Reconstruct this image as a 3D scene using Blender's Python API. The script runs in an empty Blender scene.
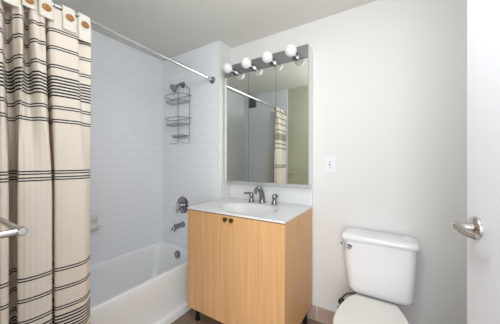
import bpy, bmesh, math, random
from math import sin, cos, pi, radians
from mathutils import Vector, Matrix
random.seed(7)
C = bpy.context.scene.collection
S = bpy.context.scene

# ------------------------------------------------------------------ camera, world, lights, exposure
cam_d = bpy.data.cameras.new('camera')
cam = bpy.data.objects.new('camera', cam_d)
C.objects.link(cam)
cam.location = (0, 0, 1.256)
cam.rotation_euler = (radians(90), 0, radians(31.956))
cam_d.sensor_width = 36
cam_d.lens = 36 * 226.5 / 500
cam_d.clip_start = 0.02
S.camera = cam

w = bpy.data.worlds.new('world')
S.world = w
w.use_nodes = True
bg = w.node_tree.nodes['Background']
bg.inputs[0].default_value = (0.93, 0.96, 1.0, 1)
bg.inputs[1].default_value = 1.2

def area(name, loc, target, sx, sy, power, col):
    l = bpy.data.lights.new(name, 'AREA')
    l.shape = 'RECTANGLE'; l.size = sx; l.size_y = sy
    l.energy = power; l.color = col
    o = bpy.data.objects.new(name, l)
    C.objects.link(o)
    o.location = loc
    o.rotation_euler = (Vector(target) - Vector(loc)).to_track_quat('-Z', 'Y').to_euler()
    return o
area('hallway_daylight', (0.36, -1.05, 1.1), (-1.2, 0.95, 0.6), 1.3, 1.9, 56, (0.96, 0.98, 1.0))
pl = bpy.data.lights.new('overhead_fill_light', 'POINT')  # unseen fill added to even out ceiling and walls, not a room fixture
pl.energy = 26; pl.shadow_soft_size = 0.17; pl.color = (0.95, 0.98, 1.0)
plo = bpy.data.objects.new('overhead_fill_light', pl); C.objects.link(plo); plo.location = (-0.22, 0.36, 2.0)

S.view_settings.view_transform = 'Standard'
S.view_settings.look = 'None'
S.view_settings.gamma = 1
S.view_settings.use_curve_mapping = False
S.view_settings.exposure = -0.24

# ------------------------------------------------------------------ materials
def lin(c):
    return tuple((v / 255 / 12.92) if v / 255 <= 0.04045 else ((v / 255 + 0.055) / 1.055) ** 2.4 for v in c) + (1,)

def mat(name, col, rough=0.5, metal=0.0, bump=0.0, bscale=200, **kw):
    m = bpy.data.materials.new(name)
    m.use_nodes = True
    nt = m.node_tree
    b = nt.nodes['Principled BSDF']
    b.inputs['Base Color'].default_value = lin(col)
    b.inputs['Roughness'].default_value = rough
    b.inputs['Metallic'].default_value = metal
    for k, v in kw.items():
        b.inputs[k].default_value = v
    tc = nt.nodes.new('ShaderNodeTexCoord')
    n = nt.nodes.new('ShaderNodeTexNoise')
    n.inputs['Scale'].default_value = bscale
    n.inputs['Detail'].default_value = 2
    nt.links.new(tc.outputs['Object'], n.inputs['Vector'])
    if bump:
        bp = nt.nodes.new('ShaderNodeBump')
        bp.inputs['Strength'].default_value = bump
        bp.inputs['Distance'].default_value = 0.002
        nt.links.new(n.outputs['Fac'], bp.inputs['Height'])
        nt.links.new(bp.outputs['Normal'], b.inputs['Normal'])
    else:   # faint wear in the gloss
        mr = nt.nodes.new('ShaderNodeMapRange')
        mr.inputs['To Min'].default_value = max(0, rough - 0.02)
        mr.inputs['To Max'].default_value = rough + 0.03
        nt.links.new(n.outputs['Fac'], mr.inputs['Value'])
        nt.links.new(mr.outputs['Result'], b.inputs['Roughness'])
    return m

def tile_mat(name, axes, col, grout, bw, bh, mortar, rough, offset=0.5, var=0.0, bump=0.35):
    m = mat(name, col, rough)
    nt = m.node_tree
    b = nt.nodes['Principled BSDF']
    tc = nt.nodes.new('ShaderNodeTexCoord')
    sp = nt.nodes.new('ShaderNodeSeparateXYZ')
    cb = nt.nodes.new('ShaderNodeCombineXYZ')
    nt.links.new(tc.outputs['Object'], sp.inputs[0])
    nt.links.new(sp.outputs[axes[0]], cb.inputs[0])
    nt.links.new(sp.outputs[axes[1]], cb.inputs[1])
    br = nt.nodes.new('ShaderNodeTexBrick')
    br.offset = offset
    br.inputs['Scale'].default_value = 1
    br.inputs['Brick Width'].default_value = bw
    br.inputs['Row Height'].default_value = bh
    br.inputs['Mortar Size'].default_value = mortar
    br.inputs['Mortar Smooth'].default_value = 0.3
    br.inputs['Color1'].default_value = lin(col)
    br.inputs['Color2'].default_value = lin(tuple(max(0, c - var) for c in col))
    br.inputs['Mortar'].default_value = lin(grout)
    nt.links.new(cb.outputs[0], br.inputs['Vector'])
    nz = nt.nodes.new('ShaderNodeTexNoise')
    nz.inputs['Scale'].default_value = 9
    nz.inputs['Detail'].default_value = 5
    nt.links.new(tc.outputs['Object'], nz.inputs['Vector'])
    mx = nt.nodes.new('ShaderNodeMix')
    mx.data_type = 'RGBA'; mx.blend_type = 'MULTIPLY'
    mx.inputs['Factor'].default_value = 0.5 if var else 0.04
    nt.links.new(br.outputs['Color'], mx.inputs['A'])
    nt.links.new(nz.outputs['Color' if False else 'Fac'], mx.inputs['B'])
    if var:
        nt.links.new(mx.outputs['Result'], b.inputs['Base Color'])
    else:
        nt.links.new(br.outputs['Color'], b.inputs['Base Color'])
    bp = nt.nodes.new('ShaderNodeBump')
    bp.invert = True
    bp.inputs['Strength'].default_value = bump
    bp.inputs['Distance'].default_value = 0.002
    nt.links.new(br.outputs['Fac'], bp.inputs['Height'])
    nt.links.new(bp.outputs['Normal'], b.inputs['Normal'])
    return m

def wood_mat(name, c1, c2, rough=0.4):
    m = mat(name, c1, rough)
    nt = m.node_tree
    b = nt.nodes['Principled BSDF']
    tc = nt.nodes.new('ShaderNodeTexCoord')
    mp = nt.nodes.new('ShaderNodeMapping')
    mp.inputs['Scale'].default_value = (55, 55, 1.6)
    nt.links.new(tc.outputs['Object'], mp.inputs['Vector'])
    n = nt.nodes.new('ShaderNodeTexNoise')
    n.inputs['Scale'].default_value = 1.0
    n.inputs['Detail'].default_value = 6
    n.inputs['Distortion'].default_value = 0.6
    nt.links.new(mp.outputs[0], n.inputs['Vector'])
    r = nt.nodes.new('ShaderNodeValToRGB')
    r.color_ramp.elements[0].position = 0.32
    r.color_ramp.elements[0].color = lin(c2)
    r.color_ramp.elements[1].position = 0.68
    r.color_ramp.elements[1].color = lin(c1)
    nt.links.new(n.outputs['Fac'], r.inputs['Fac'])
    nt.links.new(r.outputs['Color'], b.inputs['Base Color'])
    return m

M = {}
M['paint'] = mat('white_wall_paint', (227, 226, 225), 0.55, bump=0.05, bscale=260)
M['cream'] = mat('pale_yellow_wall_paint', (194, 197, 176), 0.6, bump=0.05, bscale=260)
M['ceil'] = mat('ceiling_paint', (228, 225, 219), 0.8, bump=0.06, bscale=220)
M['door'] = mat('door_paint', (226, 227, 231), 0.4, bump=0.03, bscale=120)
M['tile_long'] = tile_mat('white_wall_tile_lengthwise', (1, 2), (240, 243, 248), (229, 232, 237), 0.152, 0.076, 0.0022, 0.22)
M['tile_end'] = tile_mat('white_wall_tile_crosswise', (0, 2), (240, 243, 248), (229, 232, 237), 0.152, 0.076, 0.0022, 0.22)
M['floor'] = tile_mat('brown_floor_tile', (0, 1), (168, 144, 122), (150, 138, 126), 0.305, 0.305, 0.005, 0.4, 0.0, 20)
M['base_b'] = tile_mat('brown_base_tile_back', (0, 2), (212, 184, 170), (230, 224, 216), 0.25, 0.4, 0.004, 0.4, 0.0, 12)
M['base_r'] = tile_mat('brown_base_tile_right', (1, 2), (212, 184, 170), (230, 224, 216), 0.25, 0.4, 0.004, 0.4, 0.0, 12)
M['tub'] = mat('white_tub_enamel', (246, 248, 250), 0.18)
M['china'] = mat('white_china', (240, 240, 242), 0.1)
M['seat'] = mat('white_seat_plastic', (238, 237, 233), 0.28)
M['counter'] = mat('white_cultured_marble', (228, 229, 230), 0.2)
M['wood'] = wood_mat('beech_laminate', (224, 177, 127), (208, 158, 108))
M['darkmetal'] = mat('dark_leg_metal', (40, 38, 38), 0.4, 0.6)
M['chrome'] = mat('chrome', (214, 214, 216), 0.1, 1.0)
M['chrome_d'] = mat('aged_chrome', (150, 150, 154), 0.16, 1.0)
M['nickel'] = mat('satin_nickel', (196, 190, 184), 0.24, 1.0)
M['brushed'] = mat('brushed_steel', (172, 172, 174), 0.24, 1.0)
M['wire'] = mat('coated_wire', (150, 150, 156), 0.3, 0.9)
M['mirror'] = mat('mirror_glass', (240, 244, 238), 0.0, 1.0)
M['mirror'].node_tree.links.remove(M['mirror'].node_tree.nodes['Principled BSDF'].inputs['Roughness'].links[0])
M['mirror'].node_tree.nodes['Principled BSDF'].inputs['Roughness'].default_value = 0.0
M['cabinet_white'] = mat('white_cabinet_enamel', (232, 232, 230), 0.35)
M['bulb'] = mat('opal_bulb_glass', (238, 238, 238), 0.15, 0.0, **{'Subsurface Weight': 0.3, 'Subsurface Radius': (0.02, 0.02, 0.02)})
M['plastic'] = mat('white_switch_plastic', (236, 236, 242), 0.3)
M['slot'] = mat('dark_slot', (70, 70, 84), 0.5)
M['vent'] = mat('grey_vent_metal', (128, 130, 132), 0.45, 0.3)
M['rubber'] = mat('black_rubber', (30, 28, 28), 0.6)
M['braid'] = mat('braided_hose', (120, 116, 112), 0.4, 0.6)
M['knob'] = mat('aged_brass', (128, 104, 62), 0.3, 1.0)
M['button'] = wood_mat('button_wood', (186, 134, 78), (150, 98, 50), 0.5)
M['ceramic'] = mat('white_ceramic', (230, 229, 224), 0.2)

def cloth_mat(name, col, lines=(), transl=0.3, tcol=None):
    m = bpy.data.materials.new(name)
    m.use_nodes = True
    nt = m.node_tree
    L = nt.links.new
    b = nt.nodes['Principled BSDF']
    b.inputs['Roughness'].default_value = 0.9
    b.inputs['Specular IOR Level'].default_value = 0.1
    tc = nt.nodes.new('ShaderNodeTexCoord')
    sp = nt.nodes.new('ShaderNodeSeparateXYZ')
    L(tc.outputs['Object'], sp.inputs[0])
    nz = nt.nodes.new('ShaderNodeTexNoise')
    nz.inputs['Scale'].default_value = 300
    L(tc.outputs['Object'], nz.inputs['Vector'])
    bp = nt.nodes.new('ShaderNodeBump')
    bp.inputs['Strength'].default_value = 0.15
    bp.inputs['Distance'].default_value = 0.002
    L(nz.outputs['Fac'], bp.inputs['Height'])
    L(bp.outputs['Normal'], b.inputs['Normal'])
    acc = None
    for z, hw in lines:
        c = nt.nodes.new('ShaderNodeMath')
        c.operation = 'COMPARE'
        c.inputs[1].default_value = z
        c.inputs[2].default_value = hw
        L(sp.outputs[2], c.inputs[0])
        if acc is None:
            acc = c
        else:
            a = nt.nodes.new('ShaderNodeMath')
            a.operation = 'MAXIMUM'
            L(acc.outputs[0], a.inputs[0]); L(c.outputs[0], a.inputs[1])
            acc = a
    mx = nt.nodes.new('ShaderNodeMix')
    mx.data_type = 'RGBA'
    mx.inputs['A'].default_value = lin(col)
    mx.inputs['B'].default_value = lin((46, 46, 54))
    if acc:
        L(acc.outputs[0], mx.inputs['Factor'])
    else:
        mx.inputs['Factor'].default_value = 0
    L(mx.outputs['Result'], b.inputs['Base Color'])
    tr = nt.nodes.new('ShaderNodeBsdfTranslucent')
    mt = nt.nodes.new('ShaderNodeMix')
    mt.data_type = 'RGBA'; mt.blend_type = 'MULTIPLY'
    mt.inputs['Factor'].default_value = 1
    mt.inputs['B'].default_value = lin(tcol or (255, 255, 255))
    L(mx.outputs['Result'], mt.inputs['A'])
    L(mt.outputs['Result'], tr.inputs['Color'])
    ms = nt.nodes.new('ShaderNodeMixShader')
    ms.inputs[0].default_value = transl
    L(b.outputs[0], ms.inputs[1]); L(tr.outputs[0], ms.inputs[2])
    L(ms.outputs[0], nt.nodes['Material Output'].inputs['Surface'])
    return m

stripes = []
for z in (1.8691, 1.787, 1.701, 1.5091, 1.447, 1.2092, 1.1815, 0.7575, 0.6696, 0.578, 0.4003, 0.3144):
    stripes += [(z + 0.0058, 0.0027), (z - 0.0058, 0.0027)]
for k in range(7):
    stripes.append((1.6533 - k * 0.0148, 0.0036))
    stripes.append((0.5417 - k * 0.0148, 0.0036))
M['curtain'] = cloth_mat('striped_cream_cotton', (255, 250, 244), stripes, 0.3, (255, 232, 200))
M['tab'] = cloth_mat('cream_cotton', (248, 243, 236), (), 0.2)
M['liner'] = cloth_mat('frosted_liner_vinyl', (240, 242, 244), (), 0.5)
nt_ = M['liner'].node_tree
tp_ = nt_.nodes.new('ShaderNodeBsdfTransparent')
mt_ = nt_.nodes.new('ShaderNodeMixShader')
mt_.inputs[0].default_value = 0.45
out_ = nt_.nodes['Material Output'].inputs['Surface']
nt_.links.new(out_.links[0].from_socket, mt_.inputs[1])
nt_.links.new(tp_.outputs[0], mt_.inputs[2])
nt_.links.new(mt_.outputs[0], out_)

# ------------------------------------------------------------------ mesh helpers
ORG = {}
def setp(o, label=None, cat=None, group=None, kind=None):
    if label: o['label'] = label
    if cat: o['category'] = cat
    if group: o['group'] = group
    if kind: o['kind'] = kind

def thing(name, label, cat, loc, group=None, kind=None):
    o = bpy.data.objects.new(name, None)
    o.empty_display_size = 0.05
    C.objects.link(o)
    o.location = loc
    ORG[o] = Vector(loc)
    setp(o, label, cat, group, kind)
    return o

def obj(name, bm, m, parent=None, smooth=True, label=None, cat=None, kind=None, bevel=0, subsurf=0, solid=0):
    if parent is not None:
        bmesh.ops.translate(bm, vec=-ORG[parent], verts=bm.verts)
    bmesh.ops.recalc_face_normals(bm, faces=bm.faces)
    me = bpy.data.meshes.new(name)
    bm.to_mesh(me)
    bm.free()
    o = bpy.data.objects.new(name, me)
    C.objects.link(o)
    me.materials.append(m)
    if parent is not None:
        o.parent = parent
        ORG[o] = ORG[parent]
    else:
        ORG[o] = Vector((0, 0, 0))
    if solid:
        md = o.modifiers.new('solid', 'SOLIDIFY'); md.thickness = solid
    if bevel:
        md = o.modifiers.new('bevel', 'BEVEL'); md.width = bevel; md.segments = 3; md.limit_method = 'ANGLE'
    if subsurf:
        md = o.modifiers.new('sub', 'SUBSURF'); md.levels = subsurf; md.render_levels = subsurf
    if smooth:
        for p in me.polygons: p.use_smooth = True
        try:
            me.set_sharp_from_angle(angle=radians(40))
        except Exception:
            pass
    setp(o, label, cat, None, kind)
    return o

def NB(): return bmesh.new()

def box(bm, x0, x1, y0, y1, z0, z1):
    v = [bm.verts.new((x, y, z)) for x in (x0, x1) for y in (y0, y1) for z in (z0, z1)]
    for f in ((0, 1, 3, 2), (4, 6, 7, 5), (0, 4, 5, 1), (2, 3, 7, 6), (0, 2, 6, 4), (1, 5, 7, 3)):
        bm.faces.new([v[i] for i in f])
    return bm

def loft(bm, rings, cap0=True, cap1=True, closed=True):
    R = [[bm.verts.new(p) for p in r] for r in rings]
    n = len(R[0])
    for a, b in zip(R, R[1:]):
        for i in range(n if closed else n - 1):
            j = (i + 1) % n
            bm.faces.new((a[i], a[j], b[j], b[i]))
    if cap0: bm.faces.new(R[0][::-1])
    if cap1: bm.faces.new(R[-1])
    return bm

def rrect(x0, x1, y0, y1, r, z, n=6):
    pts = []
    r = min(r, (x1 - x0) / 2 - 1e-4, (y1 - y0) / 2 - 1e-4)
    for cx, cy, a0 in ((x1 - r, y1 - r, 0), (x0 + r, y1 - r, 90), (x0 + r, y0 + r, 180), (x1 - r, y0 + r, 270)):
        for k in range(n + 1):
            a = radians(a0 + 90 * k / n)
            pts.append((cx + r * cos(a), cy + r * sin(a), z))
    return pts

def frame_of(d):
    d = Vector(d).normalized()
    u = d.orthogonal().normalized()
    if abs(d.z) < 0.95:
        u = Vector((0, 0, 1)).cross(d).normalized()
    return d, u, d.cross(u)

def lathe(bm, base, axis, prof, n=24, cap=True):
    """prof: list of (distance along axis, radius)"""
    d, u, v = frame_of(axis)
    base = Vector(base)
    rings = [[base + d * t + (u * cos(2 * pi * k / n) + v * sin(2 * pi * k / n)) * max(r, 1e-4) for k in range(n)] for t, r in prof]
    return loft(bm, rings, cap, cap)

def tube(bm, pts, r, n=10, closed=False, cap=True):
    P = [Vector(p) for p in pts]
    rs = r if isinstance(r, (list, tuple)) else [r] * len(P)
    m = len(P)
    rings = []
    u = None
    for i in range(m):
        if closed:
            t = (P[(i + 1) % m] - P[i - 1]).normalized()
        else:
            t = (P[min(i + 1, m - 1)] - P[max(i - 1, 0)]).normalized()
        if u is None:
            u = t.orthogonal().normalized()
        u = (u - t * u.dot(t)).normalized()
        v = t.cross(u)
        rings.append([P[i] + (u * cos(2 * pi * k / n) + v * sin(2 * pi * k / n)) * rs[i] for k in range(n)])
    if closed:
        rings.append(rings[0])
        loft(bm, rings, False, False)
        bmesh.ops.remove_doubles(bm, verts=bm.verts, dist=1e-6)
    else:
        loft(bm, rings, cap, cap)
    return bm

def catmull(pts, per=8):
    P = [Vector(p) for p in pts]
    P = [P[0] * 2 - P[1]] + P + [P[-1] * 2 - P[-2]]
    out = []
    for i in range(1, len(P) - 2):
        for k in range(per):
            t = k / per
            a, b, c, d = P[i - 1], P[i], P[i + 1], P[i + 2]
            out.append(0.5 * ((2 * b) + (c - a) * t + (2 * a - 5 * b + 4 * c - d) * t * t + (3 * b - a - 3 * c + d) * t ** 3))
    out.append(P[-2])
    return out

# ------------------------------------------------------------------ setting
XL, XW, XR = -2.165, -1.348, 0.42
YF, YS, YB = 0.08, 1.63, 1.81
H = 2.384
T = 0.12
def struct(name, bm, m, label, cat, **k):
    return obj(name, bm, m, None, smooth=k.pop('smooth', False), label=label, cat=cat, kind='structure', **k)

b = NB(); box(b, XL - T, XR + T, YF - 0.13, YB + T, -0.1, 0)
struct('floor', b, M['floor'], 'brown tiled bathroom floor under the wood vanity', 'floor')
b = NB(); box(b, XL - T, XR + T, YF - 0.13, YB + T, H, H + 0.1)
struct('ceiling', b, M['ceil'], 'plain grey-white painted ceiling above the shower rod', 'ceiling')
b = NB(); box(b, XW, XR + T, YB, YB + T, 0, H)
struct('wall_back', b, M['paint'], 'white painted wall behind the vanity and toilet', 'wall')
b = NB(); box(b, XL - T, XL, YF - 0.13, YB + T, 0, H)
struct('wall_left', b, M['tile_long'], 'long white tiled wall along the far side of the bathtub', 'wall')
b = NB(); box(b, XL, XW - 0.004, YS, YB + T, 0, H)
struct('wall_shower', b, M['tile_end'], 'white tiled wall carrying the shower head and tub spout', 'wall')
b = NB(); box(b, XW - 0.004, XW, YS, YB, 0, H)
tube(b, [(XW - 0.006, YS + 0.002, 0), (XW - 0.006, YS + 0.002, H)], 0.006, 10)
struct('trim_1', b, M['paint'], 'white painted end face of the projecting tiled shower wall', 'wall trim')
b = NB(); box(b, XR, XR + T, YF - 0.13, YB, 0, H)
struct('wall_right', b, M['paint'], 'white wall on the right behind the open door', 'wall')
DX0, DX1, DZ = -0.515, 0.35, 2.06
b = NB()
box(b, XL, DX0, YF - 0.13, YF, 0, H)
box(b, DX1, XR, YF - 0.13, YF, 0, H)
box(b, DX0, DX1, YF - 0.13, YF, DZ, H)
struct('wall_front', b, M['cream'], 'pale yellow wall with towel bar seen in the mirror', 'wall')
b = NB(); box(b, XL, -1.36, YF, YF + 0.008, 0, H)
struct('wall_alcove', b, M['tile_end'], 'white tiled end of the tub alcove seen in the mirror', 'wall')
b = NB()
box(b, DX0, DX0 + 0.015, YF - 0.135, YF + 0.002, 0, DZ)
box(b, DX1 - 0.015, DX1, YF - 0.135, YF + 0.002, 0, DZ)
box(b, DX0 + 0.015, DX1 - 0.015, YF - 0.135, YF + 0.002, DZ - 0.015, DZ)
struct('trim_2', b, M['door'], 'white door frame lining the doorway', 'door frame')
b = NB(); box(b, XW, XR, YB - 0.01, YB, 0, 0.111)
struct('baseboard_back', b, M['base_b'], 'brown tile baseboard along the wall behind the toilet', 'baseboard')
b = NB(); box(b, XR - 0.01, XR, YF, YB - 0.01, 0, 0.111)
struct('baseboard_right', b, M['base_r'], 'brown tile baseboard along the wall behind the open door', 'baseboard')

# open door: hinge by the doorway, latch edge out in the room
hinge = Vector((0.333, 0.095, 0)); latch = Vector((0.187, 0.895, 0))
dd = (latch - hinge).normalized(); nn = Vector((-dd.y, dd.x, 0))      # nn faces the room's left
Dw = (latch - hinge).length
def dp(s, o, z): return hinge + dd * s + nn * o + Vector((0, 0, z))
door = thing('door_1', 'white flush door standing open at the right with lever handle', 'door', hinge, kind='structure')
def dbox(bm, s0, s1, o0, o1, z0, z1):
    v = [bm.verts.new(dp(s, o, z)) for s in (s0, s1) for o in (o0, o1) for z in (z0, z1)]
    for f in ((0, 1, 3, 2), (4, 6, 7, 5), (0, 4, 5, 1), (2, 3, 7, 6), (0, 2, 6, 4), (1, 5, 7, 3)):
        bm.faces.new([v[i] for i in f])
b = NB(); dbox(b, 0, Dw, -0.04, 0, 0.012, 2.035)
obj('door_panel', b, M['door'], door, False, bevel=0.002)
HS = Dw - 0.052; HZ = 1.079
for sgn, off in ((1, 0.0), (-1, -0.04)):
    b = NB()
    lathe(b, dp(HS, off, HZ), nn * sgn, [(0, 0.011), (0.022, 0.011), (0.025, 0.010), (0.036, 0.010), (0.046, 0.0115), (0.051, 0.009), (0.053, 0.003)], 20)
    c = [dp(HS + 0.006, off + sgn * 0.044, HZ + 0.001), dp(HS - 0.010, off + sgn * 0.046, HZ + 0.001), dp(HS - 0.030, off + sgn * 0.044, HZ - 0.004),
         dp(HS - 0.054, off + sgn * 0.039, HZ - 0.007), dp(HS - 0.072, off + sgn * 0.034, HZ - 0.007), dp(HS - 0.078, off + sgn * 0.031, HZ - 0.006)]
    tube(b, catmull(c, 5), [0.0095] * 6 + [0.009] * 8 + [0.008] * 7 + [0.0075] * 4 + [0.005], 14)
    h = obj('lever_handle', b, M['nickel'], door, label='satin nickel lever handle')
    b = NB()
    lathe(b, dp(HS, off, HZ), nn * sgn, [(0, 0.029), (0.004, 0.029), (0.008, 0.026), (0.010, 0.02), (0.011, 0.012)], 32)
    obj('rose', b, M['nickel'], h)
b = NB(); dbox(b, Dw - 0.0005, Dw + 0.001, -0.032, -0.008, HZ - 0.06, HZ + 0.06)
obj('latch_plate', b, M['nickel'], door, False)
for z in (0.25, 1.1, 1.85):
    b = NB(); lathe(b, dp(-0.004, 0.0, z), (0, 0, 1), [(0, 0.006), (0.1, 0.006)], 10)
    obj('hinge', b, M['nickel'], door)

# ------------------------------------------------------------------ bathtub
tub = thing('bathtub', 'white built-in bathtub with plain apron between the tiled walls', 'bathtub', (-1.83, 0.86, 0))
g = 0.002
x0, y0, y1 = XL + g, YF + 0.008 + g, YS - g
ZR = 0.386
b = NB()
def tr(x1, z, i=0, r=0.006): return rrect(x0 + i, x1 - i, y0 + i, y1 - i, r, z, 8)
rings = [tr(-1.452, 0.001), tr(-1.452, 0.04), tr(-1.457, 0.052), tr(-1.484, 0.062), tr(-1.488, 0.074), tr(-1.489, 0.2), tr(-1.490, 0.33),
         tr(-1.490, 0.372), tr(-1.492, 0.380), tr(-1.498, ZR, 0.004)]
def inn(dx0, dx1, dy0, dy1, r, z): return rrect(x0 + dx0, -1.486 - dx1, y0 + dy0, y1 - dy1, r, z, 8)
rings += [inn(0.03, 0.036, 0.07, 0.05, 0.10, ZR + 0.0005), inn(0.036, 0.043, 0.08, 0.056, 0.11, ZR - 0.006), inn(0.042, 0.054, 0.10, 0.062, 0.12, ZR - 0.03),
          inn(0.05, 0.07, 0.16, 0.075, 0.13, 0.25), inn(0.065, 0.085, 0.23, 0.095, 0.14, 0.13), inn(0.09, 0.11, 0.27, 0.12, 0.14, 0.085), inn(0.15, 0.17, 0.35, 0.18, 0.12, 0.07)]
loft(b, rings)
obj('tub_shell', b, M['tub'], tub)
b = NB()
lathe(b, (-1.842, 1.562, 0.318), (0, -1, 0.12), [(-0.006, 0.041), (0.004, 0.041), (0.009, 0.036), (0.011, 0.02), (0.012, 0.003)], 28)
ov = obj('overflow_plate', b, M['chrome_d'], tub, label='round chrome overflow plate')
b = NB(); lathe(b, (-1.842, 1.551, 0.319), (0, -1, 0.12), [(0, 0.006), (0.004, 0.006), (0.006, 0.003)], 12)
obj('screw', b, M['chrome'], ov)
b = NB(); lathe(b, (-1.84, 1.36, 0.069), (0, 0, 1), [(0, 0.03), (0.004, 0.03), (0.006, 0.026), (0.004, 0.012)], 24)
obj('drain', b, M['chrome_d'], tub)

# ------------------------------------------------------------------ medicine cabinet with three mirror doors
YM = 1.685
mc = thing('medicine_cabinet', 'white medicine cabinet with three mirrored doors above the sink', 'cabinet', (-0.935, YB, 1.083))
MX0, MX1, MZ0, MZ1 = -1.334, -0.532, 1.083, 2.045
b = NB(); box(b, MX0, MX1, YM + 0.008, YB - 0.001, MZ0, 2.149)
obj('cabinet_body', b, M['cabinet_white'], mc, False, bevel=0.002)
ww = (MX1 - MX0) / 3
for k in range(3):
    a, c = MX0 + ww * k + 0.0008, MX0 + ww * (k + 1) - 0.0008
    b = NB(); box(b, a, c, YM + 0.002, YM + 0.0075, MZ0, MZ1)
    d = obj('mirror_door', b, M['slot'], mc, False)
    b = NB(); box(b, a + 0.0006, c - 0.0006, YM - 0.002, YM + 0.0018, MZ0 + 0.0005, MZ1 - 0.0005)
    obj('mirror_glass', b, M['mirror'], d, False)

vl = thing('vanity_light', 'brushed steel light bar with four round white bulbs over the mirror', 'light', (-0.935, YM, 2.046))
b = NB(); box(b, MX0 + 0.006, MX1, YM - 0.002, YM + 0.0075, 2.0475, 2.149)
obj('back_plate', b, M['brushed'], vl, False, bevel=0.002)
for x in (-1.222, -1.026, -0.829, -0.632):
    zb = 2.082
    b = NB()
    lathe(b, (x, YM - 0.0025, zb), (0, -1, 0), [(0, 0.034), (0.004, 0.034), (0.008, 0.028), (0.012, 0.0215), (0.05, 0.0205), (0.052, 0.018)], 28)
    s = obj('socket', b, M['chrome_d'], vl, label='chrome bulb socket')
    b = NB()
    R = 0.044
    prof = [(0.046, 0.016), (0.052, 0.017), (0.058, 0.021)]
    cy = 0.100
    for k in range(1, 20):
        a = pi - radians(28) - (pi - radians(28)) * k / 19
        prof.append((cy + R * cos(a), R * sin(a)))
    lathe(b, (x, YM, zb), (0, -1, 0), prof, 32)
    obj('bulb', b, M['bulb'], vl, label='round white globe bulb')

# ------------------------------------------------------------------ vanity cabinet
CX0, CX1, CYF, CZ0, CZ1 = -1.3455, -0.5345, 1.240, 0.130, 0.8915
vc = thing('vanity_cabinet', 'light beech vanity cabinet with two doors on short dark legs', 'cabinet', (-0.937, 1.53, 0))
b = NB()
def cr(i, z): return [(CX0 + i, CYF + 0.019 + i, z), (CX1 - i, CYF + 0.019 + i, z), (CX1 - i, YB - 0.012 - i, z), (CX0 + i, YB - 0.012 - i, z)]
loft(b, [cr(0, CZ0), cr(0, CZ1), cr(0.018, CZ1), cr(0.018, CZ0 + 0.018)])
obj('cabinet_body', b, M['wood'], vc, False, bevel=0.0015)
SM = -0.945
for a, c, kx in ((CX0, SM - 0.0015, -0.969), (SM + 0.0015, CX1, -0.917)):
    b = NB(); box(b, a, c, CYF, CYF + 0.018, CZ0 + 0.001, CZ1 - 0.006)
    d = obj('door', b, M['wood'], vc, False, bevel=0.0015)
    b = NB()
    lathe(b, (kx, CYF + 0.0005, 0.860), (0, -1, 0), [(0, 0.011), (0.002, 0.011), (0.003, 0.006), (0.012, 0.006), (0.014, 0.014), (0.018, 0.0155), (0.022, 0.0145), (0.023, 0.011), (0.0215, 0.0095), (0.022, 0.002)], 24)
    obj('knob', b, M['knob'], d, label='round aged brass knob')
for x in (CX0 + 0.032, CX1 - 0.04):
    for y in (CYF + 0.075, YB - 0.075):
        b = NB(); lathe(b, (x, y, 0.0), (0, 0, 1), [(0, 0.02), (0.008, 0.02), (0.01, 0.0155), (0.115, 0.0155), (0.119, 0.026), (0.1305, 0.026)], 18)
        obj('leg', b, M['darkmetal'], vc, label='short dark metal leg')

# countertop with moulded oval basin
vt = thing('vanity_top', 'white sink top with moulded oval basin resting on the beech cabinet', 'sink', (-0.937, 1.53, 0.892))
TX0, TX1, TY0, TY1, TZ = -1.3465, -0.533, 1.237, YB - 0.002, 0.906
BX, BY, BA, BB = -0.937, 1.47, 0.235, 0.155
def top_z(x, y):
    r = math.hypot((x - BX) / BA, (y - BY) / BB)
    if r >= 1.12: return TZ
    if r > 1.0:
        t = (1.12 - r) / 0.12
        return TZ - 0.006 * t * t
    t = 1 - r
    return TZ - 0.006 - 0.125 * (1 - (1 - min(1, t * 1.35)) ** 2.2)
b = NB()
nx, ny = 96, 72
G = [[b.verts.new((TX0 + (TX1 - TX0) * i / nx, TY0 + (TY1 - TY0) * j / ny, top_z(TX0 + (TX1 - TX0) * i / nx, TY0 + (TY1 - TY0) * j / ny))) for j in range(ny + 1)] for i in range(nx + 1)]
for i in range(nx):
    for j in range(ny):
        b.faces.new((G[i][j], G[i + 1][j], G[i + 1][j + 1], G[i][j + 1]))
edge = [G[i][0] for i in range(nx + 1)] + [G[nx][j] for j in range(1, ny + 1)] + [G[i][ny] for i in range(nx - 1, -1, -1)] + [G[0][j] for j in range(ny - 1, 0, -1)]
low = [b.verts.new((v.co.x, v.co.y, 0.8925)) for v in edge]
for k in range(len(edge)):
    j = (k + 1) % len(edge)
    b.faces.new((edge[k], low[k], low[j], edge[j]))
obj('basin_top', b, M['counter'], vt, bevel=0.0)
b = NB(); box(b, TX0, TX1, TY1 - 0.02, TY1, TZ + 0.0005, 1.04)
obj('backsplash', b, M['counter'], vt, False, bevel=0.003)
b = NB(); lathe(b, (BX, BY, top_z(BX, BY) - 0.001), (0, 0, 1), [(0, 0.024), (0.003, 0.024), (0.005, 0.02), (0.003, 0.01)], 20)
obj('drain', b, M['chrome_d'], vt)

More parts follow.
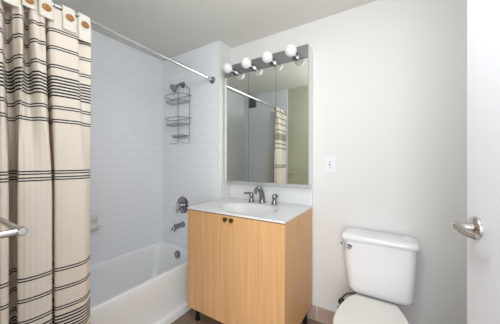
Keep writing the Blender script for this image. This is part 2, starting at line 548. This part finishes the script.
# faucet
fa = thing('faucet', 'chrome two-handle faucet behind the sink basin', 'faucet', (-0.937, 1.70, TZ))
FY = 1.70
b = NB()
lathe(b, (-0.937, FY, TZ - 0.001), (0, 0, 1), [(0, 0.028), (0.006, 0.028), (0.01, 0.023)], 24)
c = catmull([(-0.937, FY, TZ + 0.004), (-0.937, FY - 0.002, TZ + 0.05), (-0.937, FY - 0.018, TZ + 0.1), (-0.937, FY - 0.05, TZ + 0.128), (-0.937, FY - 0.09, TZ + 0.124), (-0.937, FY - 0.118, TZ + 0.10)], 6)
n = len(c)
tube(b, c, [0.028 - 0.011 * (k / (n - 1)) ** 0.7 for k in range(n)], 18)
sp = obj('spout', b, M['chrome_d'], fa)
b = NB(); lathe(b, (-0.937, FY + 0.024, TZ), (0, 0, 1), [(0, 0.003), (0.07, 0.003), (0.071, 0.006), (0.08, 0.006), (0.082, 0.002)], 10)
obj('lift_rod', b, M['chrome_d'], fa)
for x, s in ((-1.045, -1), (-0.822, 1)):
    b = NB()
    lathe(b, (x, FY, TZ - 0.001), (0, 0, 1), [(0, 0.028), (0.006, 0.028), (0.01, 0.022), (0.04, 0.017), (0.058, 0.02), (0.07, 0.0205), (0.08, 0.014), (0.082, 0.003)], 24)
    h = obj('handle', b, M['chrome_d'], fa, label='chrome faucet handle')
    b = NB()
    c = catmull([(x - s * 0.008, FY + 0.0, TZ + 0.073), (x + s * 0.02, FY - 0.005, TZ + 0.075), (x + s * 0.05, FY - 0.018, TZ + 0.074), (x + s * 0.066, FY - 0.026, TZ + 0.072)] if s < 0 else
                [(x, FY + 0.004, TZ + 0.073), (x + 0.018, FY - 0.01, TZ + 0.078), (x + 0.035, FY - 0.022, TZ + 0.072), (x + 0.045, FY - 0.03, TZ + 0.062)], 5)
    tube(b, c, [0.0105] * (len(c) - 4) + [0.008, 0.0075, 0.007, 0.004], 12)
    obj('lever', b, M['chrome_d'], h)

# ------------------------------------------------------------------ toilet
TC = -0.088
to = thing('toilet', 'white two-piece toilet with closed lid beside the vanity', 'toilet', (TC, 1.45, 0))
b = NB()
def tk(xl, xr, yf, z, r=0.045, yb=1.785): return rrect(xl, xr, yf, yb, r, z, 8)
loft(b, [tk(-0.200, 0.070, 1.690, 0.377, 0.03), tk(-0.228, 0.098, 1.664, 0.381, 0.045), tk(-0.246, 0.112, 1.648, 0.395, 0.05), tk(-0.256, 0.118, 1.640, 0.42, 0.05),
         tk(-0.270, 0.124, 1.634, 0.56, 0.045), tk(-0.280, 0.130, 1.630, 0.737, 0.04)])
obj('tank', b, M['china'], to)
b = NB()
def ld(i, z): return rrect(-0.292 + i, 0.142 - i, 1.617 + i, 1.795 - min(i, 0.006), 0.032, z, 8)
loft(b, [ld(0.012, 0.7375), ld(0.003, 0.739), ld(0, 0.745), ld(0, 0.758), ld(0.003, 0.766), ld(0.012, 0.772), ld(0.03, 0.776), ld(0.06, 0.777)])
obj('tank_lid', b, M['china'], to)
b = NB()
lathe(b, (-0.236, 1.6315, 0.694), (0, -1, 0), [(0, 0.015), (0.006, 0.015), (0.009, 0.012), (0.02, 0.009), (0.024, 0.005)], 18)
tube(b, catmull([(-0.228, 1.614, 0.693), (-0.246, 1.611, 0.700), (-0.270, 1.610, 0.710), (-0.288, 1.611, 0.717)], 5), [0.0065] * 10 + [0.0075] * 4 + [0.006, 0.004], 12)
obj('flush_lever', b, M['chrome_d'], to, label='chrome flush lever')
def egg(hw, yb, yf, z, wb=0.62, n=40, e=2.0):
    """plan outline, narrow and straight at the back, round at the front"""
    ym = yb - (yb - yf) * 0.52
    pts = []
    for k in range(n):
        a = 2 * pi * k / n
        s, c = sin(a), cos(a)
        if s >= 0:
            y = ym + (yb - ym) * (1 - (1 - s) ** 1.0) if False else ym + (yb - ym) * s ** 0.75 if s > 0 else ym
            x = hw * (abs(c) ** 0.55) * (1 - (1 - wb) * ((y - ym) / (yb - ym)) ** 1.4) * (1 if c >= 0 else -1)
        else:
            y = ym + (ym - yf) * -abs(s)
            x = hw * c
        pts.append((TC + x, y, z))
    return pts
b = NB()
loft(b, [egg(0.125, 1.70, 1.28, 0.001, 0.9), egg(0.125, 1.70, 1.28, 0.02, 0.9), egg(0.105, 1.69, 1.30, 0.06, 0.9), egg(0.10, 1.69, 1.29, 0.15, 0.95), egg(0.125, 1.70, 1.22, 0.24, 0.9),
         egg(0.16, 1.71, 1.15, 0.30, 0.8), egg(0.178, 1.76, 1.118, 0.345, 0.7), egg(0.18, 1.76, 1.115, 0.363, 0.68), egg(0.172, 1.755, 1.122, 0.370, 0.68)])
obj('bowl', b, M['china'], to)
def seat_ring(hw, yb, yf, z, i=0):
    """closed-lid outline: straight narrow back edge, sides angling out, round front"""
    P = [(-0.118, yb), (-0.155, yb - 0.075), (-hw + 0.004, yb - 0.19), (-hw, yb - 0.27)]
    pts = []
    left = catmull([(x, y, 0) for x, y in P], 4)
    yc = yb - 0.27
    arc = [(hw * cos(pi + pi * k / 20), yc + (yc - yf) * sin(pi + pi * k / 20)) for k in range(1, 20)]
    L = [(p.x, p.y) for p in left]
    full = L + arc + [(-x, y) for x, y in reversed(L)]
    cy = (yb + yf) / 2
    for x, y in full:
        pts.append((TC + x * (1 - i / hw), cy + (y - cy) * (1 - i / ((yb - yf) / 2)), z))
    return pts
b = NB()
loft(b, [seat_ring(0.183, 1.592, 1.108, 0.3715, 0.008), seat_ring(0.183, 1.592, 1.108, 0.374), seat_ring(0.183, 1.592, 1.108, 0.384), seat_ring(0.183, 1.592, 1.108, 0.386, 0.006)])
st = obj('seat', b, M['seat'], to)
b = NB()
loft(b, [seat_ring(0.185, 1.598, 1.104, 0.3865, 0.006), seat_ring(0.185, 1.598, 1.104, 0.389), seat_ring(0.185, 1.598, 1.104, 0.366), seat_ring(0.185, 1.598, 1.104, 0.403, 0.006), seat_ring(0.185, 1.598, 1.104, 0.406, 0.03), seat_ring(0.185, 1.598, 1.104, 0.407, 0.09)])
obj('seat_lid', b, M['seat'], to)
for s in (-1, 1):
    b = NB(); lathe(b, (TC + s * 0.07 - 0.02, 1.608, 0.382), (1, 0, 0), [(0, 0.009), (0.002, 0.011), (0.038, 0.011), (0.04, 0.009)], 14)
    obj('hinge', b, M['seat'], to)
    b = NB(); lathe(b, (TC + s * 0.1, 1.715, 0.366), (0, 0, 1), [(0, 0.014), (0.012, 0.014)], 6)
    obj('tank_bolt', b, M['rubber'], to)

# water supply
sv = thing('supply_valve', 'dark shut-off valve and hose on the wall behind the toilet', 'valve', (-0.31, YB, 0.2))
b = NB()
lathe(b, (-0.31, YB - 0.0005, 0.205), (0, -1, 0), [(0, 0.03), (0.003, 0.03), (0.008, 0.02), (0.01, 0.009), (0.05, 0.009), (0.052, 0.013), (0.075, 0.013), (0.077, 0.008)], 20)
obj('valve_body', b, M['darkmetal'], sv)
b = NB()
lathe(b, (-0.31, YB - 0.078, 0.205), (0, -1, 0), [(0, 0.006), (0.008, 0.006), (0.01, 0.021), (0.018, 0.021), (0.02, 0.016)], 16)
obj('valve_handle', b, M['rubber'], sv)
b = NB()
tube(b, catmull([(-0.31, YB - 0.063, 0.212), (-0.308, YB - 0.066, 0.26), (-0.27, YB - 0.075, 0.315), (-0.215, YB - 0.085, 0.345), (-0.2, YB - 0.088, 0.376)], 6), 0.006, 10)
obj('hose', b, M['braid'], sv)

# outlet on the wall between mirror and toilet
el = thing('electrical_outlet', 'white outlet plate on the wall right of the mirror', 'outlet', (-0.398, YB, 1.235))
b = NB(); ex, ez = -0.398, 1.235
box(b, ex - 0.040, ex + 0.040, YB - 0.006, YB - 0.0005, ez - 0.062, ez + 0.062)
obj('cover_plate', b, M['plastic'], el, False, bevel=0.002)
b = NB(); box(b, ex - 0.0165, ex + 0.0165, YB - 0.009, YB - 0.006, ez - 0.0335, ez + 0.0335)
ins = obj('receptacle', b, M['plastic'], el, False, bevel=0.001)
for sz in (-1, 1):
    b = NB()
    for sx in (-1, 1):
        box(b, ex + sx * 0.006 - 0.0012, ex + sx * 0.006 + 0.0012, YB - 0.0095, YB - 0.009, ez + sz * 0.021 - 0.004, ez + sz * 0.021 + 0.004)
    lathe(b, (ex, YB - 0.009, ez + sz * 0.021 - 0.009), (0, -1, 0), [(0, 0.0022), (0.0005, 0.0022)], 10)
    obj('slot', b, M['slot'], ins, False)
b = NB(); box(b, ex - 0.009, ex - 0.0008, YB - 0.0105, YB - 0.009, ez - 0.006, ez + 0.006)
obj('test_button', b, M['slot'], ins, False, label='dark test button')
b = NB(); box(b, ex + 0.0008, ex + 0.009, YB - 0.0105, YB - 0.009, ez - 0.006, ez + 0.006)
obj('reset_button', b, M['cabinet_white'], ins, False)

# ------------------------------------------------------------------ shower fittings
XS = -1.838
sh = thing('shower_head', 'chrome shower head on a bent arm high on the tiled wall', 'shower head', (XS, YS, 2.05))
b = NB(); lathe(b, (XS, YS - 0.0005, 2.055), (0, -1, 0), [(0, 0.034), (0.003, 0.034), (0.01, 0.026), (0.014, 0.012)], 24)
obj('flange', b, M['chrome_d'], sh)
b = NB(); tube(b, catmull([(XS, YS - 0.004, 2.055), (XS, YS - 0.035, 2.054), (XS, YS - 0.06, 2.042), (XS, YS - 0.078, 2.022)], 6), 0.0105, 12)
obj('arm', b, M['chrome_d'], sh)
b = NB(); lathe(b, (XS, YS - 0.072, 2.028), (-0.15, -0.78, -0.62), [(0, 0.012), (0.008, 0.018), (0.018, 0.018), (0.026, 0.022), (0.048, 0.040), (0.06, 0.043), (0.064, 0.040), (0.064, 0.005)], 26)
obj('spray_head', b, M['chrome_d'], sh)

# wire caddy hanging from the shower arm
ca = thing('shower_caddy', 'wire shower caddy with two baskets hanging from the shower head arm', 'caddy', (XS, YS - 0.02, 1.45))
WR = 0.0032
YC = YS - 0.012
b = NB()
hook = [(XS - 0.06, YC, 1.455), (XS - 0.06, YC, 1.98), (XS - 0.045, YC, 2.01), (XS - 0.014, YC - 0.016, 2.068), (XS, YC - 0.02, 2.078), (XS + 0.014, YC - 0.016, 2.068), (XS + 0.1, YC, 2.0), (XS + 0.107, YC, 1.98), (XS + 0.107, YC, 1.455)]
tube(b, hook, WR, 8)
for x0_, s in ((XS - 0.06, -1), (XS + 0.107, -1)):
    tube(b, catmull([(x0_, YC, 1.457), (x0_ + s * 0.01, YC - 0.02, 1.448), (x0_ + s * 0.04, YC - 0.05, 1.446), (x0_ + s * 0.06, YC - 0.06, 1.46)], 5), WR * 0.8, 8)
obj('hanger', b, M['wire'], ca)
def basket(zt, zb, hw, dep, nm, xc=XS):
    b = NB()
    def ring(z, k): return [(xc + x * k, YC - 0.004 - y * k, z) for x, y in
            [(-hw, 0.0), (-hw * 0.98, dep * 0.45), (-hw * 0.75, dep * 0.85), (-hw * 0.3, dep), (hw * 0.3, dep), (hw * 0.75, dep * 0.85), (hw * 0.98, dep * 0.45), (hw, 0.0)]]
    for z, k, r in ((zt, 1, WR * 1.15), (zb, 0.92, WR)):
        P = catmull(ring(z, k), 4)
        tube(b, P, r, 8)
        tube(b, [P[-1], P[0]], r, 8)
    P1, P0 = catmull(ring(zt, 1), 4), catmull(ring(zb, 0.92), 4)
    for k in range(0, len(P1), 4):
        tube(b, [P1[k], P0[k]], WR * 0.6, 6)
    n = 9
    for k in range(n):
        x = xc + (-0.86 + 1.72 * k / (n - 1)) * hw * 0.92
        t = abs(x - xc) / (hw * 0.92)
        tube(b, [(x, YC - 0.006, zb), (x, YC - 0.004 - dep * 0.92 * (1 - t ** 4) ** 0.5, zb)], WR * 0.6, 6)
    return obj(nm, b, M['wire'], ca)
basket(1.925, 1.865, 0.150, 0.130, 'basket', XS - 0.012)
basket(1.695, 1.635, 0.150, 0.130, 'basket', XS - 0.012)
basket(1.525, 1.510, 0.095, 0.085, 'soap_tray')

va = thing('shower_valve', 'large round chrome shower valve on the tiled wall beside the vanity', 'valve', (XS, YS, 0.81))
b = NB(); lathe(b, (XS, YS - 0.0005, 0.81), (0, -1, 0), [(0, 0.088), (0.004, 0.088), (0.012, 0.08), (0.018, 0.055), (0.022, 0.035)], 40)
obj('escutcheon', b, M['chrome_d'], va)
b = NB(); lathe(b, (XS, YS - 0.02, 0.81), (0, -1, 0), [(0, 0.03), (0.02, 0.027), (0.03, 0.032), (0.052, 0.03), (0.058, 0.022), (0.06, 0.004)], 28)
c = catmull([(XS, YS - 0.058, 0.81), (XS - 0.004, YS - 0.066, 0.785), (XS - 0.006, YS - 0.07, 0.755), (XS - 0.006, YS - 0.068, 0.735)], 5)
tube(b, c, [0.013] * 8 + [0.011] * 4 + [0.0095] * 3 + [0.006], 12)
obj('valve_handle', b, M['chrome'], va)
for s in (-1, 1):
    b = NB()
    lathe(b, (XS + s * 0.055, YS - 0.0165, 0.81 + s * 0.03), (0, -1, 0), [(0, 0.006), (0.003, 0.006), (0.005, 0.003)], 10)
    obj('screw', b, M['chrome_d'], va)

ts = thing('tub_spout', 'chrome tub spout below the round shower valve', 'spout', (XS, YS, 0.6))
b = NB()
lathe(b, (XS, YS - 0.0005, 0.607), (0, -1, 0), [(0, 0.031), (0.004, 0.031), (0.008, 0.026)], 24)
c = catmull([(XS, YS - 0.005, 0.607), (XS, YS - 0.05, 0.606), (XS, YS - 0.09, 0.600), (XS, YS - 0.118, 0.587), (XS, YS - 0.128, 0.568)], 6)
n = len(c)
tube(b, c, [0.025 - 0.004 * k / (n - 1) for k in range(n)], 18)
so = obj('spout_body', b, M['chrome_d'], ts)
b = NB(); lathe(b, (XS, YS - 0.105, 0.612), (0, 0, 1), [(0, 0.005), (0.012, 0.005), (0.013, 0.008), (0.02, 0.008), (0.022, 0.004)], 12)
obj('diverter_knob', b, M['chrome_d'], ts)

# soap dish on the long tiled wall
sd = thing('soap_dish', 'ceramic soap dish with grab bar on the long tiled wall', 'soap dish', (XL, 0.93, 0.74))
b = NB()
ys0, ys1, zs0, zs1 = 0.82, 0.965, 0.685, 0.80
box(b, XL + 0.0005, XL + 0.012, ys0, ys1, zs0, zs1)
obj('back_plate', b, M['ceramic'], sd, False, bevel=0.004)
b = NB()
loft(b, [rrect(XL + 0.011, XL + 0.075, ys0 + 0.012, ys1 - 0.012, 0.02, zs0 + 0.008, 5), rrect(XL + 0.011, XL + 0.09, ys0 + 0.004, ys1 - 0.004, 0.03, zs0 + 0.02, 5), rrect(XL + 0.011, XL + 0.092, ys0 + 0.003, ys1 - 0.003, 0.03, zs0 + 0.03, 5),
         rrect(XL + 0.018, XL + 0.082, ys0 + 0.012, ys1 - 0.012, 0.024, zs0 + 0.03, 5), rrect(XL + 0.022, XL + 0.075, ys0 + 0.02, ys1 - 0.02, 0.02, zs0 + 0.018, 5)])
obj('tray', b, M['ceramic'], sd)
b = NB(); tube(b, catmull([(XL + 0.01, ys0 + 0.015, zs1 - 0.02), (XL + 0.045, ys0 + 0.018, zs1 - 0.02), (XL + 0.055, ys0 + 0.04, zs1 - 0.02), (XL + 0.055, ys1 - 0.04, zs1 - 0.02), (XL + 0.045, ys1 - 0.018, zs1 - 0.02), (XL + 0.01, ys1 - 0.015, zs1 - 0.02)], 6), 0.007, 10)
obj('grab_bar', b, M['ceramic'], sd)

# ceiling-height vent on the alcove end (seen in the mirror)
ve = thing('wall_vent', 'dark square air vent high on the tiled alcove end wall', 'vent', (-1.99, YF + 0.008, 2.25))
vx0, vx1, vz0, vz1 = -2.06, -1.92, 2.17, 2.345
b = NB(); yv = YF + 0.009
for bx in ((vx0, vx1, vz0, vz0 + 0.018), (vx0, vx1, vz1 - 0.018, vz1), (vx0, vx0 + 0.018, vz0 + 0.018, vz1 - 0.018), (vx1 - 0.018, vx1, vz0 + 0.018, vz1 - 0.018)):
    box(b, bx[0], bx[1], yv, yv + 0.012, bx[2], bx[3])
obj('frame', b, M['vent'], ve, False)
b = NB(); box(b, vx0 + 0.01, vx1 - 0.01, yv, yv + 0.002, vz0 + 0.01, vz1 - 0.01)
obj('backing', b, M['rubber'], ve, False)
for k in range(6):
    z = vz0 + 0.03 + k * 0.022
    b = NB()
    P = [(vx0 + 0.0185, yv + 0.003, z), (vx1 - 0.0185, yv + 0.003, z), (vx1 - 0.0185, yv + 0.011, z + 0.010), (vx0 + 0.0185, yv + 0.011, z + 0.010)]
    Q = [(x, y, zz + 0.002) for x, y, zz in P]
    loft(b, [P, Q])
    obj('slat', b, M['vent'], ve, False)

# ------------------------------------------------------------------ shower rod, curtain, liner
ZRod = 1.995
rd = thing('shower_rod', 'chrome shower curtain rod bowed over the tub below the ceiling', 'curtain rod', (-1.42, 0.85, 2.0))
rod_pts = [(-1.418, YF + 0.012, 2.01), (-1.372, 0.25, 1.998), (-1.349, 0.42, 1.995), (-1.346, 0.60, 1.996), (-1.362, 0.80, 2.003), (-1.385, 1.05, 2.012), (-1.410, 1.33, 2.022), (-1.434, YS - 0.004, 2.030)]
rod_c = catmull(rod_pts, 10)
b = NB(); tube(b, rod_c, 0.0135, 20)
obj('rod', b, M['chrome'], rd)
def rod_at(y): return min(rod_c, key=lambda p: abs(p.y - y))
for y, s, x, z in ((YS - 0.0005, -1, -1.434, 2.030), (YF + 0.0085, 1, -1.418, 2.01)):
    b = NB(); lathe(b, (x, y, z), (0, s, 0), [(0, 0.033), (0.004, 0.033), (0.012, 0.028), (0.02, 0.019), (0.03, 0.016), (0.03, 0.0138)], 28)
    obj('flange', b, M['chrome_d'], rd)

top = [(0.095, -.02), (0.120, .02), (0.145, -.07), (0.165, .022), (0.200, -.07), (0.215, .02), (0.248, .022), (0.262, -.05), (0.285, -.08), (0.282, -.01), (0.283, .022), (0.308, .024), (0.322, -.05), (0.345, -.08), (0.332, .012), (0.355, .028), (0.378, .018), (0.402, -.08), (0.396, -.01), (0.408, .018), (0.455, .020), (0.500, .020), (0.514, -.02), (0.538, -.006), (0.567, .002)]
bot = [(0.095, -.02), (0.120, .03), (0.150, -.07), (0.165, .03), (0.215, .036), (0.235, .040), (0.256, .038), (0.268, .01), (0.285, -.09), (0.316, -.12), (0.308, -.03), (0.291, .026), (0.305, .042), (0.340, .046), (0.375, .042), (0.398, .028), (0.416, -.05), (0.436, -.08), (0.424, -.01), (0.412, .026), (0.440, .040), (0.500, .046), (0.530, .034), (0.550, .010), (0.567, -.012)]
tc_ = catmull([(y, o, 0) for y, o in top], 8)
bc_ = catmull([(y, o, 0) for y, o in bot], 8)
ZT, ZBm = 1.975, 0.13
def cur(i, z):
    t = min(1, max(0, (1.93 - z) / 0.85)); t = t * t * (3 - 2 * t)
    k = min(1, max(0.45, 0.45 + (ZT - z) / 0.16 * 0.55))
    p = tc_[i].lerp(bc_[i], t)
    g_ = max(0, min(1, (z - 1.25) / 0.5)) * max(0, min(1, (0.42 - p.x) / 0.1))
    p = p + Vector((0, 0.010 * g_ * sin(i * 0.62 + z * 3.0), 0))
    return Vector((rod_at(p.x).x + 0.006 + p.y * k, p.x, z))
cu = thing('shower_curtain', 'cream shower curtain with thin black stripes gathered at the left', 'shower curtain', (-1.35, 0.35, ZBm))
ORG_keep = ORG[cu].copy()
ORG[cu] = Vector((0, 0, 0)); cu.location = (0, 0, 0)
b = NB()
nz_ = 90
rows = []
for j in range(nz_ + 1):
    z = ZT + (ZBm - ZT) * j / nz_
    rows.append([cur(i, z) for i in range(len(tc_))])
loft(b, rows, False, False, closed=False)
obj('cloth_panel', b, M['curtain'], cu, solid=0.0016)
def cur_at(y, z):
    best = [cur(i, z) for i in range(len(tc_))]
    near = [p.x for p in best if abs(p.y - y) < 0.032]
    return max(near) if near else -1.34
for yt, wd, zb in ((0.533, 0.058, 1.866), (0.468, 0.057, 1.885), (0.382, 0.054, 1.905), (0.325, 0.046, 1.92), (0.27, 0.046, 1.90), (0.21, 0.05, 1.90), (0.14, 0.05, 1.90)):
    prof = []
    rp = rod_at(yt)
    xr, zr = rp.x, rp.z
    xf0 = xr + 0.0172
    for k in range(6):                       # back flap up
        z = 1.92 + (zr - 1.92) * k / 5
        prof.append((xr - 0.0172, z))
    for k in range(1, 8):
        a = pi - pi * k / 8
        prof.append((xr + 0.0172 * cos(a), zr + 0.0172 * sin(a)))
    for k in range(13):
        z = zr + (zb - zr) * k / 12
        t = min(1, k / 5); t = t * t * (3 - 2 * t)
        xx = cur_at(yt, z) + 0.007
        prof.append((xf0 * (1 - t) + max(xx, xf0) * t, z))
    b = NB()
    rows = []
    for q in range(7):
        e = q / 6 - 0.5
        rows.append([(x + 0.003 * cos(e * pi), yt + e * wd * (1.0 if z < zr - 0.02 else 0.93), z + (0.006 * abs(e) if abs(z - zb) < 1e-4 else 0)) for x, z in prof])
    loft(b, rows, False, False, closed=False)
    tb = obj('tab', b, M['tab'], cu, solid=0.0022)
    bz = zr - 0.043
    bx = prof[13 + 4][0]
    b = NB()
    lathe(b, (bx + 0.0035, yt, bz), (1, 0, 0.1), [(0, 0.013), (0.002, 0.016), (0.005, 0.017), (0.007, 0.0155), (0.006, 0.011), (0.0062, 0.001)], 24)
    bt = obj('button', b, M['button'], tb, label='brown wooden button')

li = thing('curtain_liner', 'white shower liner hanging inside the tub behind the striped curtain', 'liner', (-1.45, 0.35, 0.25))
b = NB()
rows = []
for j in range(41):
    z = 1.965 - 1.685 * j / 40
    t = j / 40
    row = []
    for i in range(61):
        y = 0.105 + (0.44 + 0.05 * t) * i / 60
        x = -1.425 - 0.175 * min(1, t * 1.15) ** 1.2 + 0.012 * sin(i * 0.95) * (0.35 + 0.65 * t) - 0.0
        row.append((min(x, -1.545) if z < 0.40 else x, y, z))
    rows.append(row)
loft(b, rows, False, False, closed=False)
obj('liner_sheet', b, M['liner'], li, solid=0.0008)
for k in range(5):
    y = 0.13 + k * 0.095
    rp = rod_at(y)
    P = [(rp.x - 0.012 + 0.03 * cos(a), y, rp.z - 0.008 + 0.024 * sin(a)) for a in [2 * pi * q / 20 for q in range(20)]]
    b = NB(); tube(b, P, 0.0016, 6, closed=True)
    obj('hook', b, M['chrome'], li)

# ------------------------------------------------------------------ towel bar on the front wall
tw = thing('towel_bar', 'polished chrome towel bar in the left foreground before the curtain', 'towel bar', (-0.99, YF, 1.10))
BZ, BYY = 1.101, 0.160
b = NB(); tube(b, [(-1.285, BYY, BZ), (-0.708, BYY, BZ)], 0.0065, 18)
obj('bar', b, M['chrome'], tw)
for x in (-1.287, -0.706):
    b = NB()
    lathe(b, (x, YF + 0.0005, BZ), (0, 1, 0), [(0, 0.024), (0.004, 0.024), (0.009, 0.018), (0.014, 0.009), (0.072, 0.0075), (0.08, 0.0085)], 24)
    # rounded end that clasps the bar
    lathe(b, (x - 0.011, BYY, BZ), (1, 0, 0), [(0, 0.007), (0.003, 0.0095), (0.019, 0.0095), (0.022, 0.007), (0.0225, 0.001)], 20)
    obj('post', b, M['chrome'], tw)
